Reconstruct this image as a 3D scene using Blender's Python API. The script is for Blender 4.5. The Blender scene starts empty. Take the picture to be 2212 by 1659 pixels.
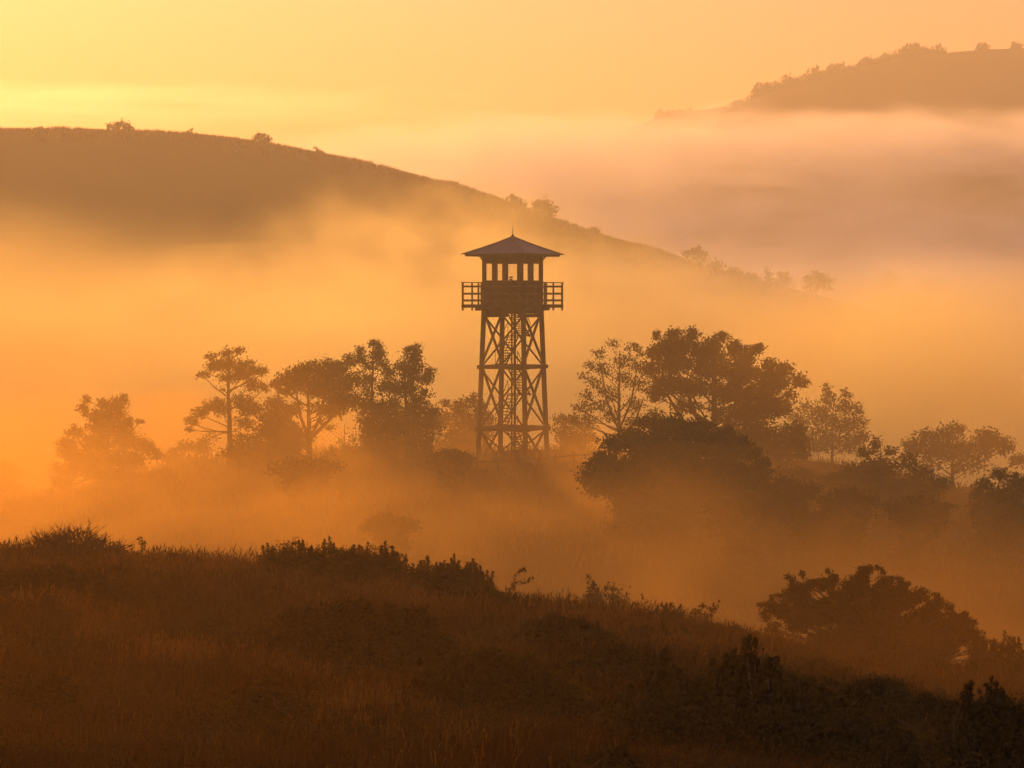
import bpy, bmesh, math, random
import numpy as np
from mathutils import Vector, Matrix

sc = bpy.context.scene
col = sc.collection
R = math.radians
rng = np.random.default_rng(7)

# ---------------------------------------------------------------- camera frame
# measurements were read off the photograph on a 2212 x 1659 grid
EYE = 10.6                    # eye height above the foot of the tower
F = 5080.0                    # focal length in those pixels
CX, HY = 1106.0, 640.0        # middle column, row of the horizon
def X(px, d): return (px - CX) * d / F
def Z(py, d): return EYE + (HY - py) * d / F

# ---------------------------------------------------------------- tagging
def tag(o, label=None, cat=None, group=None, kind=None):
    if label: o['label'] = label
    if cat: o['category'] = cat
    if group: o['group'] = group
    if kind: o['kind'] = kind
    return o
def empty(name, loc, rz=0.0):
    o = bpy.data.objects.new(name, None)
    o.empty_display_size = 0.3
    o.location = loc
    o.rotation_euler = (0, 0, rz)
    col.objects.link(o)
    return o
def link(name, me, parent=None, loc=None):
    o = bpy.data.objects.new(name, me)
    if parent is not None: o.parent = parent
    if loc is not None: o.location = loc
    col.objects.link(o)
    return o
def kids(o): return [c for c in bpy.data.objects if c.parent == o]

# ---------------------------------------------------------------- mesh builder
class MB:
    def __init__(s):
        s.v = []; s.f = []; s.n = 0
    def add(s, v, f):
        v = np.asarray(v, float).reshape(-1, 3)
        s.v.append(v)
        for q in f: s.f.append(tuple(int(i) + s.n for i in q))
        s.n += len(v)
    def box(s, c, size, rz=0.0):
        hx, hy, hz = [q / 2 for q in size]
        p = np.array([(x, y, z) for x in (-hx, hx) for y in (-hy, hy) for z in (-hz, hz)])
        c_, s_ = math.cos(rz), math.sin(rz)
        p = np.c_[p[:, 0] * c_ - p[:, 1] * s_, p[:, 0] * s_ + p[:, 1] * c_, p[:, 2]] + np.array(c)
        s.add(p, [(0, 1, 3, 2), (4, 6, 7, 5), (0, 4, 5, 1), (2, 3, 7, 6), (0, 2, 6, 4), (1, 5, 7, 3)])
    def bar(s, a, b, w, h=None, up=(0, 0, 1)):
        """a straight member of rectangular section from a to b"""
        h = h or w
        a = np.array(a, float); b = np.array(b, float)
        d = b - a; L = np.linalg.norm(d); d = d / L
        u = np.array(up, float)
        if abs(d @ u) > 0.98: u = np.array((1.0, 0, 0))
        sx = np.cross(d, u); sx /= np.linalg.norm(sx)
        sy = np.cross(sx, d)
        p = []
        for e in (a, b):
            for i, j in ((-1, -1), (1, -1), (1, 1), (-1, 1)):
                p.append(e + sx * i * w / 2 + sy * j * h / 2)
        s.add(p, [(3, 2, 1, 0), (4, 5, 6, 7), (0, 1, 5, 4), (1, 2, 6, 5), (2, 3, 7, 6), (3, 0, 4, 7)])
    def tube(s, pts, rad, k=6):
        """a tapering round limb through the given points"""
        pts = np.asarray(pts, float)
        n = len(pts)
        rad = np.broadcast_to(np.asarray(rad, float), (n,)) if np.ndim(rad) else np.full(n, rad)
        ring = []
        prev = None
        for i in range(n):
            t = pts[min(i + 1, n - 1)] - pts[max(i - 1, 0)]
            t = t / (np.linalg.norm(t) + 1e-9)
            ref = prev if prev is not None else (np.array((1.0, 0, 0)) if abs(t[0]) < 0.9 else np.array((0, 1.0, 0)))
            b = np.cross(t, ref); b /= np.linalg.norm(b) + 1e-9
            a = np.cross(b, t); prev = a
            for j in range(k):
                q = 2 * math.pi * j / k
                ring.append(pts[i] + rad[i] * (a * math.cos(q) + b * math.sin(q)))
        f = []
        for i in range(n - 1):
            for j in range(k):
                j2 = (j + 1) % k
                f.append((i * k + j, i * k + j2, (i + 1) * k + j2, (i + 1) * k + j))
        f.append(tuple(range(k - 1, -1, -1)))
        f.append(tuple((n - 1) * k + j for j in range(k)))
        s.add(ring, f)
    def build(s, name, m, parent=None, loc=None, smooth=False):
        me = bpy.data.meshes.new(name)
        me.from_pydata(np.concatenate(s.v).tolist(), [], s.f)
        me.materials.append(m)
        if smooth: me.polygons.foreach_set('use_smooth', np.ones(len(me.polygons), bool))
        me.update()
        return link(name, me, parent, loc)

def fast_mesh(name, co, faces, m, smooth=False):
    """co (n,3); faces (k,3) or (k,4) integer array"""
    me = bpy.data.meshes.new(name)
    co = np.ascontiguousarray(co, np.float32)
    faces = np.ascontiguousarray(faces, np.int32)
    k, w = faces.shape
    me.vertices.add(len(co)); me.vertices.foreach_set('co', co.ravel())
    me.loops.add(k * w); me.loops.foreach_set('vertex_index', faces.ravel())
    me.polygons.add(k)
    me.polygons.foreach_set('loop_start', np.arange(0, k * w, w, dtype=np.int32))
    me.polygons.foreach_set('loop_total', np.full(k, w, np.int32))
    if smooth: me.polygons.foreach_set('use_smooth', np.ones(k, bool))
    me.materials.append(m)
    me.update(calc_edges=True)
    return me

# ---------------------------------------------------------------- materials
def mat(name):
    m = bpy.data.materials.new(name); m.use_nodes = True
    nt = m.node_tree; nt.nodes.clear()
    return m, nt, nt.nodes, nt.links
def surface(name, c1, c2, scale, rough=0.85, detail=5, bump=0.0, spec=0.0, coords='Object'):
    m, nt, N, L = mat(name)
    out = N.new('ShaderNodeOutputMaterial'); b = N.new('ShaderNodeBsdfPrincipled')
    tc = N.new('ShaderNodeTexCoord'); nz = N.new('ShaderNodeTexNoise'); rp = N.new('ShaderNodeValToRGB')
    nz.inputs['Scale'].default_value = scale; nz.inputs['Detail'].default_value = detail
    rp.color_ramp.elements[0].position = 0.33; rp.color_ramp.elements[1].position = 0.68
    rp.color_ramp.elements[0].color = (*c1, 1); rp.color_ramp.elements[1].color = (*c2, 1)
    L.new(tc.outputs[coords], nz.inputs['Vector']); L.new(nz.outputs['Fac'], rp.inputs['Fac'])
    L.new(rp.outputs['Color'], b.inputs['Base Color'])
    b.inputs['Roughness'].default_value = rough
    b.inputs['Specular IOR Level'].default_value = spec
    if bump:
        bp = N.new('ShaderNodeBump'); bp.inputs['Strength'].default_value = bump
        L.new(nz.outputs['Fac'], bp.inputs['Height']); L.new(bp.outputs['Normal'], b.inputs['Normal'])
    L.new(b.outputs['BSDF'], out.inputs['Surface'])
    return m
def leafy(name, c1, c2, scale=3.0, trans=0.35):
    """leaves and blades: diffuse plus light passing through from behind"""
    m, nt, N, L = mat(name)
    out = N.new('ShaderNodeOutputMaterial')
    d = N.new('ShaderNodeBsdfDiffuse'); t = N.new('ShaderNodeBsdfTranslucent'); mx = N.new('ShaderNodeMixShader')
    tc = N.new('ShaderNodeTexCoord'); nz = N.new('ShaderNodeTexNoise'); rp = N.new('ShaderNodeValToRGB')
    nz.inputs['Scale'].default_value = scale; nz.inputs['Detail'].default_value = 3
    rp.color_ramp.elements[0].position = 0.35; rp.color_ramp.elements[1].position = 0.65
    rp.color_ramp.elements[0].color = (*c1, 1); rp.color_ramp.elements[1].color = (*c2, 1)
    L.new(tc.outputs['Object'], nz.inputs['Vector']); L.new(nz.outputs['Fac'], rp.inputs['Fac'])
    L.new(rp.outputs['Color'], d.inputs['Color']); L.new(rp.outputs['Color'], t.inputs['Color'])
    mx.inputs['Fac'].default_value = trans
    L.new(d.outputs['BSDF'], mx.inputs[1]); L.new(t.outputs['BSDF'], mx.inputs[2])
    L.new(mx.outputs['Shader'], out.inputs['Surface'])
    return m
M = {}
M['earth'] = surface('earth', (.018, .009, .002), (.036, .018, .005), 0.6, 0.95, 6, 0.3)
M['hill'] = surface('hill_turf', (.050, .029, .007), (.085, .050, .013), 0.02, 0.95, 8)
M['bark'] = surface('bark', (.035, .022, .014), (.080, .052, .034), 3.0, 0.9)
M['oak_leaf'] = leafy('oak_leaf', (.028, .026, .006), (.065, .052, .012))
M['pine_leaf'] = leafy('pine_leaf', (.026, .026, .007), (.055, .048, .012))
M['gorse_leaf'] = leafy('gorse_leaf', (.026, .019, .003), (.058, .036, .006), 1.5)
M['dark_leaf'] = leafy('dark_leaf', (.016, .011, .002), (.040, .026, .005), 2.0, 0.25)
M['grass'] = leafy('grass', (.024, .010, .0015), (.13, .062, .014), 0.4, 0.55)  # pale end raised so the blades look sunlit
M['dark_grass'] = leafy('dark_grass', (.022, .009, .0012), (.052, .023, .004), 0.5, 0.4)
M['timber'] = surface('tower_timber', (.062, .031, .010), (.115, .060, .022), 2.5, 0.8, spec=.2)
M['boards'] = surface('cabin_boards', (.055, .027, .009), (.090, .046, .016), 4.0, 0.8)
M['roofing'] = surface('roof_sheet', (.050, .033, .024), (.085, .056, .040), 3.0, 0.6, spec=.3)
M['iron'] = surface('stair_iron', (.045, .035, .030), (.080, .060, .050), 5.0, 0.6)
# ---------------------------------------------------------------- light and air
SUN_AZ, SUN_EL = -20.0, 15.0
SUN_E, SUN_C = 2.8, (1.0, .45, .11)
SKY_S, SKY_TINT = 0.10, (.92, .58, .98)
SKY_AIR, SKY_DUST, SKY_OZ = 3.0, 1.0, 3.0
HAZE_D, HAZE_C, HAZE_G = 0.00088, (1.0, .92, .66), 0.42
FOG_C, FOG_G = (1.0, .885, .42), 0.54  # some of the warm light is put into the fog colour
PALE = (1.0, .98, .95)
VOL_B, VOL_STEP, EXPO = 2, 1.5, 0.68
def lens(x0, x1, d, dd, y_top, y_bot, **k):
    """a fog lens that spans the given columns and rows of the view at distance d"""
    return dict(c=(X((x0 + x1) / 2, d), d, Z((y_top + y_bot) / 2, d)), r=((x1 - x0) / 2 * d / F, dd, (y_bot - y_top) / 2 * d / F), **k)
NEARFOG = (1.0, .58, .10)  # orange sunrise glow put into the low fog's own colour
VEIL = (1.0, .48, .05)  # reddish veiling glow put into the colour of the added mist
BANKS = [
    # thin red-tinted mist, added to lift the dark near slope like a veil of glare
    lens(-3000, 1900, 14, 9, 600, 2300, density=.0048, nscale=(2, 2, 2), noise=.35, seed=8.0, colour=VEIL, tear=0),
    lens(1150, 3000, 32, 9, 1130, 1800, density=.012, nscale=(3, 2, 2), noise=.5, seed=15.0, colour=VEIL, tear=.2),
    # in the hollow between the near slope and the knoll
    lens(-1500, 3300, 84, 48, 960, 1900, density=.017, nscale=(5, 3, 2), noise=.7, seed=1.0, colour=NEARFOG),
    # hanging in front of the trees left of the tower
    lens(-1300, 1130, 121, 34, 470, 1450, density=.0115, nscale=(5, 2, 2), noise=.6, seed=11.0, colour=NEARFOG),
    lens(700, 3000, 132, 24, 560, 1420, density=.009, nscale=(5, 2, 2), noise=.6, seed=13.0, colour=NEARFOG),
    # round the foot of the tower and its trees
    lens(-1900, 2100, 145, 50, 840, 1330, density=.050, nscale=(7, 3, 2), noise=.7, seed=5.0, colour=NEARFOG),
    # behind the knoll, up against the left hill
    lens(-1500, 3900, 275, 95, 510, 1250, density=.06, nscale=(7, 3, 2), noise=.7, seed=2.0, power=1.5),
    lens(-1500, 900, 300, 80, 360, 1060, density=.032, nscale=(4, 2, 2.5), noise=.45, seed=9.0, power=2.2, tear=.2),
    lens(300, 1600, 330, 90, 360, 920, density=.022, nscale=(5, 2, 3), noise=.7, seed=2.7, power=1.3, tear=.5),
    lens(950, 2500, 385, 60, 470, 860, density=.012, nscale=(5, 2, 3), noise=.7, seed=12.0, colour=PALE),
    # right of the left hill
    lens(1000, 3600, 480, 110, 500, 950, density=.02, nscale=(5, 2, 2), noise=.7, seed=3.0, colour=PALE, g=.15),
    # below the far ridge
    lens(700, 3400, 650, 100, 350, 720, density=.018, nscale=(5, 2, 3), noise=.8, seed=4.0, colour=PALE, g=.05),
    lens(500, 3600, 840, 100, 218, 432, density=.06, nscale=(8, 2, 3), noise=.8, seed=6.0, colour=PALE, power=1.5),
    lens(500, 1750, 790, 60, 262, 600, density=.03, nscale=(6, 2, 3), noise=.7, seed=14.0, colour=PALE),
    lens(450, 1800, 905, 55, 250, 440, density=.04, nscale=(6, 2, 3), noise=.5, seed=16.0, colour=PALE, tear=.4),
    # a thin bright streak of high mist beyond the left hill
    lens(-1300, 1150, 2400, 200, 170, 285, density=.006, nscale=(4, 2, 2.5), noise=.8, seed=7.0, colour=PALE, g=.7),
]
# ================================================================ terrain
def tbl(x, pts):
    a = np.array(pts, float)
    return np.interp(x, a[:, 0], a[:, 1])
_ph = np.random.default_rng(3).uniform(0, 6.28, (24, 2))
def waves(x, y, base, n=6, seed=0):
    o = 0.0
    for i in range(n):
        a, b = _ph[(i + seed) % 24]
        k = 2 * math.pi / (base / 1.7 ** i)
        o = o + np.sin(x * k * math.cos(a) + y * k * math.sin(a) + b) / 1.6 ** i
    return o * 0.4
# rows of the near crest in the photograph, turned into metres of drop at its distance
CREST = 40.0
_cr = [(-300, 1180), (0, 1200), (200, 1215), (420, 1226), (560, 1246), (760, 1275), (950, 1297), (1150, 1318), (1300, 1335), (1400, 1352), (1560, 1384),
       (1660, 1402), (1800, 1440), (2000, 1478), (2212, 1520), (2600, 1610), (3400, 1800)]
_crx = [((p - CX) * CREST / F, (q - HY) * CREST / F) for p, q in _cr]
_crx = [(-60, 3.2), (-25, 3.9)] + _crx + [(40, 12.5), (120, 16)]
_knx = [(-400, 32), (-120, 22), (-60, 17), (-36, 14.2), (-30, 13.2), (-23, 11.4), (-17, 10.75), (-5, 10.6), (4, 10.6), (8, 10.8), (13, 11.0), (20, 11.3), (27, 12.2), (33, 13.6), (60, 17.5), (140, 23), (400, 32)]
_kny = [(-200, 30), (40, 11), (60, 7.5), (80, 4.8), (110, 2.2), (130, 0.8), (143, 0.08), (150, 0), (162, 0.1), (172, 0.8), (185, 3), (210, 10), (250, 20), (320, 26), (5000, 28)]
def ground_z(x, y):
    x = np.asarray(x, float); y = np.asarray(y, float)
    dc = tbl(x, _crx)
    t = np.clip(y / CREST, 0, None)
    df = 1.75 + (dc - 1.75) * t ** 0.92
    df = np.where(y > CREST, dc + (y - CREST) * 0.12 + 0.006 * (np.clip(y - CREST, 0, 30)) ** 2, df)
    df = df + np.clip(y - 70, 0, None) * 0.5
    df = df + 0.11 * waves(x, y, 7.0, 5) * np.clip(y / 12, 0, 1)
    df = np.where(y < 0, 1.75 + 0.03 * y, df)
    dk = tbl(x, _knx) + tbl(y, _kny) + 0.22 * waves(x, y, 16.0, 5, 5)
    k = 0.8
    h = np.clip(0.5 + 0.5 * (dk - df) / k, 0, 1)
    d = dk * (1 - h) + df * h - k * h * (1 - h)
    d = np.minimum(d, 36 + 0.8 * waves(x, y, 120, 4, 9))
    return EYE - d
def grid_obj(name, xs, ys, zf, m):
    gx, gy = np.meshgrid(xs, ys)
    co = np.c_[gx.ravel(), gy.ravel(), zf(gx, gy).ravel()]
    nx, ny = len(xs), len(ys)
    i = np.arange(nx * ny).reshape(ny, nx)
    f = np.c_[i[:-1, :-1].ravel(), i[:-1, 1:].ravel(), i[1:, 1:].ravel(), i[1:, :-1].ravel()]
    o = link(name, fast_mesh(name, co, f, m, True))
    o['kind'] = 'structure'
    return o
def spaced(parts):
    o = []
    for a, b, st in parts: o += list(np.arange(a, b, st))
    return np.array(o + [parts[-1][1]])
grid_obj('ground',
    spaced([(-2600, -400, 200), (-400, -80, 16), (-80, -40, 2), (-40, -14, .8), (-14, 14, .25), (14, 40, .8), (40, 80, 2), (80, 400, 16), (400, 2600, 200)]),
    spaced([(-300, 0, 20), (0, 8, 1), (8, 48, .25), (48, 70, .6), (70, 200, 1.2), (200, 300, 6), (300, 700, 30), (700, 5200, 300)]), ground_z, M['earth'])

# the long hill on the left, its crest 450 m away
H1 = 450.0
_h1 = [(-1500, 300), (-600, 272), (0, 283), (110, 284), (220, 287), (400, 295), (500, 304), (590, 317), (700, 336), (800, 359), (900, 384), (1000, 411), (1100, 442), (1200, 480),
       (1300, 512), (1400, 540), (1500, 572), (1600, 603), (1700, 630), (1800, 655), (2000, 720), (2300, 900), (2700, 1100)]
def hill_z(x, y):
    top = Z(tbl(x * F / H1 + CX, _h1), H1)
    base = -32.0
    s = np.where(y < H1, np.clip((H1 - y) / 190, 0, 1), np.clip((y - H1) / 260, 0, 1))
    prof = 1 - s ** 1.7 * (1.6 - 0.6 * s)
    return base + (top - base) * prof + (0.55 * waves(x, y, 60, 6, 3)) * (1 - s) * np.where(np.abs(y - H1) < 6, .4, 1) - 2 * s
grid_obj('hill', np.arange(-330, 180, 2.0), spaced([(258, 400, 6), (400, 440, 3), (440, 462, 1.0), (462, 710, 16)]), hill_z, M['hill'])
# the high ridge at the right, 1000 m away, and a fainter spur behind it
H2 = 1000.0
_h2 = [(900, 640), (1300, 560), (1440, 420), (1520, 290), (1560, 248), (1600, 235), (1640, 208), (1700, 190), (1760, 176), (1850, 152), (1910, 136), (1970, 124), (2050, 116), (2117, 110), (2212, 106), (2500, 92), (3000, 100), (3600, 180)]
def ridge_z(x, y):
    top = Z(tbl(x * F / H2 + CX, _h2), H2); base = -34.0
    s = np.where(y < H2, np.clip((H2 - y) / 300, 0, 1), np.clip((y - H2) / 400, 0, 1))
    return base + (top - base) * (1 - s ** 1.6 * (1.6 - .6 * s)) + 1.2 * waves(x, y, 110, 5, 7) * (1 - s) * np.where(np.abs(y - H2) < 8, .3, 1) - 2 * s
grid_obj('hill', np.arange(-60, 520, 4.0), spaced([(695, 960, 12), (960, 1030, 3), (1030, 1405, 25)]), ridge_z, M['hill'])
H3 = 1300.0
_h3 = [(500, 660), (760, 440), (930, 385), (1100, 352), (1280, 320), (1350, 288), (1400, 264), (1440, 254), (1480, 246), (1540, 236), (1600, 232), (1700, 228), (2000, 215), (2600, 300)]
def spur_z(x, y):
    top = Z(tbl(x * F / H3 + CX, _h3), H3); base = -34.0
    s = np.where(y < H3, np.clip((H3 - y) / 280, 0, 1), np.clip((y - H3) / 300, 0, 1))
    return base + (top - base) * (1 - s ** 1.6 * (1.6 - .6 * s)) + 1.0 * waves(x, y, 90, 5, 2) * (1 - s) - 2 * s
grid_obj('hill', np.arange(-120, 420, 5.0), spaced([(1015, 1270, 15), (1270, 1330, 5), (1330, 1605, 25)]), spur_z, M['hill'])
# ================================================================ the lookout tower
TD = 150.0
TX = X(1107.5, TD)
def TZ(py): return Z(py, TD)
tz0 = float(ground_z(TX, TD)) - 0.05
tower = tag(empty('watchtower', (TX, TD, tz0), R(-25)),
            'tall timber lookout tower with a glazed cabin under a hipped roof and a railed balcony', 'watchtower')
def th(py): return TZ(py) - tz0
pxm = F / TD
r0, r1 = 75.5 / math.cos(R(20)) / pxm, 62.0 / math.cos(R(20)) / pxm     # half diagonals at the foot and at the top
h_top = th(674)
def corner(k, h, ins=0.0):
    r = r0 + (r1 - r0) * h / h_top - ins
    a = R(45 + 90 * k)
    return np.array((r * math.cos(a), r * math.sin(a), h))
levels = [th(1000), th(925), th(792), th(676)]
for k in range(4):
    b = MB(); b.bar(corner(k, -0.6), corner(k, h_top + .1), .25, .25, up=(math.cos(R(45 + 90 * k)), math.sin(R(45 + 90 * k)), 0))
    b.build('leg', M['timber'], tower)
    f = MB(); c = corner(k, 0.0); f.box((c[0], c[1], 0.02), (.62, .62, .5)); f.build('footing', M['earth'], tower)
for k in range(4):
    for li in (1, 2):
        z = levels[li]
        a, c = corner(k, z), corner(k + 1, z); d = (c - a) / np.linalg.norm(c - a)
        b = MB(); b.bar(a - d * .3, c + d * .3, .14, .24); b.build('ring_beam', M['timber'], tower)
    for li in range(3):
        z0, z1 = levels[li] + .1, levels[li + 1] - .12
        if li == 0: z0 = levels[1] - 2.55
        nrm = corner(k, 0) + corner(k + 1, 0); nrm = nrm / np.linalg.norm(nrm)
        for s in (0, 1):
            a, c = corner(k + s, z0, .03), corner(k + 1 - s, z1, .03)
            o = nrm * (.07 if s else -.07)
            b = MB(); b.bar(a + o, c + o, .07, .155, up=tuple(nrm)); b.build('cross_brace', M['timber'], tower)
# horizontal diagonals that carry the column
for li in (1, 2):
    b = MB()
    for k in (0, 1): b.bar(corner(k, levels[li] - .02 - .13 * k, .2), corner(k + 2, levels[li] - .02 - .13 * k, .2), .08, .12)
    b.build('tie_beam', M['timber'], tower)
b = MB(); b.tube([(-.10, .08, -.3), (-.10, .08, h_top)], .055, 8); b.build('centre_column', M['iron'], tower)
b = MB(); b.tube([(.16, -.02, -.3), (.16, -.02, h_top)], .085, 8); b.build('service_pipe', M['iron'], tower)
# zig-zag stair: flights climb across the wide face, turning on small landings
def flight(z0, z1, sgn, yy, run=.95):
    fl = empty('stair_flight', (0, 0, 0)); fl.parent = tower
    n = 11
    p0 = np.array((yy, -sgn * run, z0)); p1 = np.array((yy, sgn * run, z1))
    b = MB()
    for e in (-.36, .36):
        b.bar(p0 + (e, 0, 0), p1 + (e, 0, 0), .04, .10)
    b.build('stringer', M['iron'], fl)
    t = MB()
    for i in range(n):
        q = p0 + (p1 - p0) * (i + .5) / n
        t.box(q + np.array((0, 0, .06)), (.68, .25, .045))
    t.build('tread', M['iron'], fl)
    h = MB()
    for e in (-.36, .36):
        h.tube([p0 + (e, 0, .95), p1 + (e, 0, .95)], .024, 5)
        for i in range(0, 3):
            q = p0 + (p1 - p0) * i / 2
            h.tube([q + (e, 0, 0), q + (e, 0, .95)], .018, 5)
    h.build('handrail', M['iron'], fl)
    l = MB(); l.box(p1 + np.array((-.36 * np.sign(yy), sgn * .3, .06)), (1.5, .62, .06)); l.build('landing', M['timber'], fl)
zz = [0.15, th(925) - .1, th(855), th(790), th(728), h_top - .05]
for i in range(5):
    flight(zz[i], zz[i + 1], 1 if i % 2 else -1, -.42 if i % 2 else .42)

# ---- balcony
CA = R(-5)                                    # the cabin sits slightly turned on its frame
def turn(p): 
    p = np.asarray(p, float); c, s = math.cos(CA), math.sin(CA)
    return np.c_[p[..., 0] * c - p[..., 1] * s, p[..., 0] * s + p[..., 1] * c, p[..., 2]] if p.ndim > 1 else np.array((p[0] * c - p[1] * s, p[0] * s + p[1] * c, p[2]))
class TB(MB):
    def build(s, name, m, parent=None, loc=None, smooth=False):
        s.v = [turn(v) for v in s.v]
        return MB.build(s, name, m, parent, loc, smooth)
hd = 110.0 / math.cos(R(15)) / pxm / math.sqrt(2)        # half side of the deck
hc = 65.5 / math.cos(R(15)) / pxm / math.sqrt(2)         # half side of the cabin
zd, zdb = th(657.5), th(668)
b = TB(); b.box((0, 0, (zd + zdb + .1) / 2), (2 * hd, 2 * hd, zd - zdb - .1)); b.build('deck', M['boards'], tower)
for s in (-1, -.5, 0, .5, 1):
    b = TB(); b.bar((s * hc * .96, -hd + .08, zdb + .02), (s * hc * .96, hd - .08, zdb + .02), .12, .2); b.build('joist', M['timber'], tower)
for s in (-1, 1):
    b = TB(); b.bar((-hc * 1.06, s * hc * .92, zdb - .18), (hc * 1.06, s * hc * .92, zdb - .18), .16, .22); b.build('bearer', M['timber'], tower)
    b = TB(); b.bar((s * hc * .92, -hc * 1.06, zdb - .40), (s * hc * .92, hc * 1.06, zdb - .40), .16, .22); b.build('bearer', M['timber'], tower)
for k in range(4):
    ra = empty('railing', (0, 0, 0)); ra.parent = tower
    a0 = R(90 * k)
    def P(u, z, inset=.06):
        x, y = u, -hd + inset
        return np.array((x * math.cos(a0) - y * math.sin(a0), x * math.sin(a0) + y * math.cos(a0), z))
    e = hd - .06
    for i in range(4):
        u = -e + 2 * e * i / 4
        b = TB(); b.bar(P(u, zdb - .08), P(u, th(611.5)), .10 if i == 0 else .085, .10 if i == 0 else .085); b.build('post', M['timber'], ra)
    for py, w, h in ((611.5, .13, .05), (619, .045, .12), (634.5, .045, .13), (649, .045, .13)):
        b = TB(); b.bar(P(-e - .09, th(py) + (.03 if py < 612 else 0) + .004 * (k % 2), .06 if py < 612 else .10), P(e + .09, th(py) + (.03 if py < 612 else 0) + .004 * (k % 2), .06 if py < 612 else .10), w, h); b.build('rail', M['timber'], ra)
# ---- cabin
zc0, zs, zl, zt = zd, th(606.5), th(569), th(552)
cab = empty('cabin', (0, 0, 0)); cab.parent = tower
fl = TB(); fl.box((0, 0, zd + .03), (2 * hc - .1, 2 * hc - .1, .06)); fl.build('floor', M['boards'], cab)
glass, nt, N, L = mat('window_glass')
_o = N.new('ShaderNodeOutputMaterial'); _t = N.new('ShaderNodeBsdfTransparent'); _g = N.new('ShaderNodeBsdfGlossy'); _x = N.new('ShaderNodeMixShader')
_g.inputs['Roughness'].default_value = .03; _x.inputs[0].default_value = .03; _t.inputs['Color'].default_value = (.99, .99, .98, 1)
L.new(_t.outputs[0], _x.inputs[1]); L.new(_g.outputs[0], _x.inputs[2]); L.new(_x.outputs[0], _o.inputs['Surface'])
for k in range(4):
    a0 = R(90 * k); th_w = .09
    wide = (k % 2 == 0)
    wins = [(-1.16, -.42), (-.35, .35), (.42, 1.16)] if wide else [(-1.13, -.16), (.16, 1.13)]
    wins = [(q * hc / 1.4, r * hc / 1.4) for q, r in wins]
    def bx(mb, u0, u1, z0, z1, t=th_w, off=0.0):
        x, y = (u0 + u1) / 2, -hc + t / 2 - off
        mb.box((x * math.cos(a0) - y * math.sin(a0), x * math.sin(a0) + y * math.cos(a0), (z0 + z1) / 2), (u1 - u0, t, z1 - z0), a0)
    i0 = -hc + .13; i1 = hc - .13
    w = TB()
    bx(w, i0, i1, zc0, zs); bx(w, i0, i1, zl, zt)
    edges = [i0] + [e for q in wins for e in q] + [i1]
    for j in range(0, len(edges), 2): bx(w, edges[j], edges[j + 1], zs, zl)
    nb = 17
    for j in range(nb):                                  # battens over the board joints
        u = i0 + (i1 - i0) * (j + .5) / nb
        bx(w, u - .018, u + .018, zc0 + .02, zs - .06, .02, .02)
    w.build('wall', M['boards'], cab)
    for q, r in wins:
        f = TB(); fw = .035
        bx(f, q - fw, r + fw, zs - .04, zs + .02, .16, .035); bx(f, q - .02, r + .02, zl - .02, zl + .03, .14, .03)
        bx(f, q - .02, q + .015, zs + .02, zl - .02, .12, .02); bx(f, r - .015, r + .02, zs + .02, zl - .02, .12, .02)
        fo = f.build('window', M['timber'], cab)
        g = TB(); bx(g, q + .015, r - .015, zs + .02, zl - .02, .012, -.04); g.build('pane', glass, cab)
for k in range(4):
    a = R(45 + 90 * k); c = (hc - .065) * math.sqrt(2)
    b = TB(); b.box((c * math.cos(a), c * math.sin(a), (zc0 + zt) / 2), (.15, .15, zt - zc0 - .01)); b.build('corner_post', M['timber'], cab)
# a sighting instrument on its stand, seen through the middle window
b = TB(); b.tube([(-.05, -.12, zd + .06), (-.05, -.12, zs - .1)], .035, 8); b.box((-.05, -.12, zs + .02), (.13, .16, .22)); b.tube([(-.05, -.25, zs + .2), (-.05, .05, zs + .24)], .05, 8)
b.build('sighting_instrument', M['iron'], cab)
# ---- roof: a low pyramid with folded hips, rafter feet, soffit and a finial
he = 107.0 / math.cos(R(15)) / pxm / math.sqrt(2)
ze, za = th(551), th(514)
rf = TB()
nseg = 6
v = []; f = []
prof = [(1.0, 0.0), (.66, .315), (.33, .645), (.045, .975)]
for pr, ph in prof:
    for k in range(4):
        a = R(45 + 90 * k); rr = he * pr * math.sqrt(2)
        v.append((rr * math.cos(a), rr * math.sin(a), ze + (za - ze) * ph + .06))
for i in range(3):
    for k in range(4):
        k2 = (k + 1) % 4
        f.append((i * 4 + k, i * 4 + k2, i * 4 + 4 + k2, i * 4 + 4 + k))
f.append((12, 13, 14, 15))
for k in range(4):
    a = R(45 + 90 * k); rr = he * math.sqrt(2)
    v.append((rr * math.cos(a), rr * math.sin(a), ze + .02))
for k in range(4): f.append((16 + k, 16 + (k + 1) % 4, (k + 1) % 4, k))
f.append((19, 18, 17, 16))
rf.add(v, f)
roof = rf.build('roof', M['roofing'], tower)
b = TB()
for k in range(4):
    a = R(45 + 90 * k); rr = he * math.sqrt(2)
    q = [np.array((rr * pr * math.cos(a), rr * pr * math.sin(a), ze + (za - ze) * ph + .075)) for pr, ph in prof]
    for i in range(3): b.bar(q[i], q[i + 1], .12, .05)
    c = q[0]; b.bar(c, c + (c - q[1]) / np.linalg.norm(c - q[1]) * .14, .12, .05)
b.build('hip_cap', M['roofing'], roof)
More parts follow.
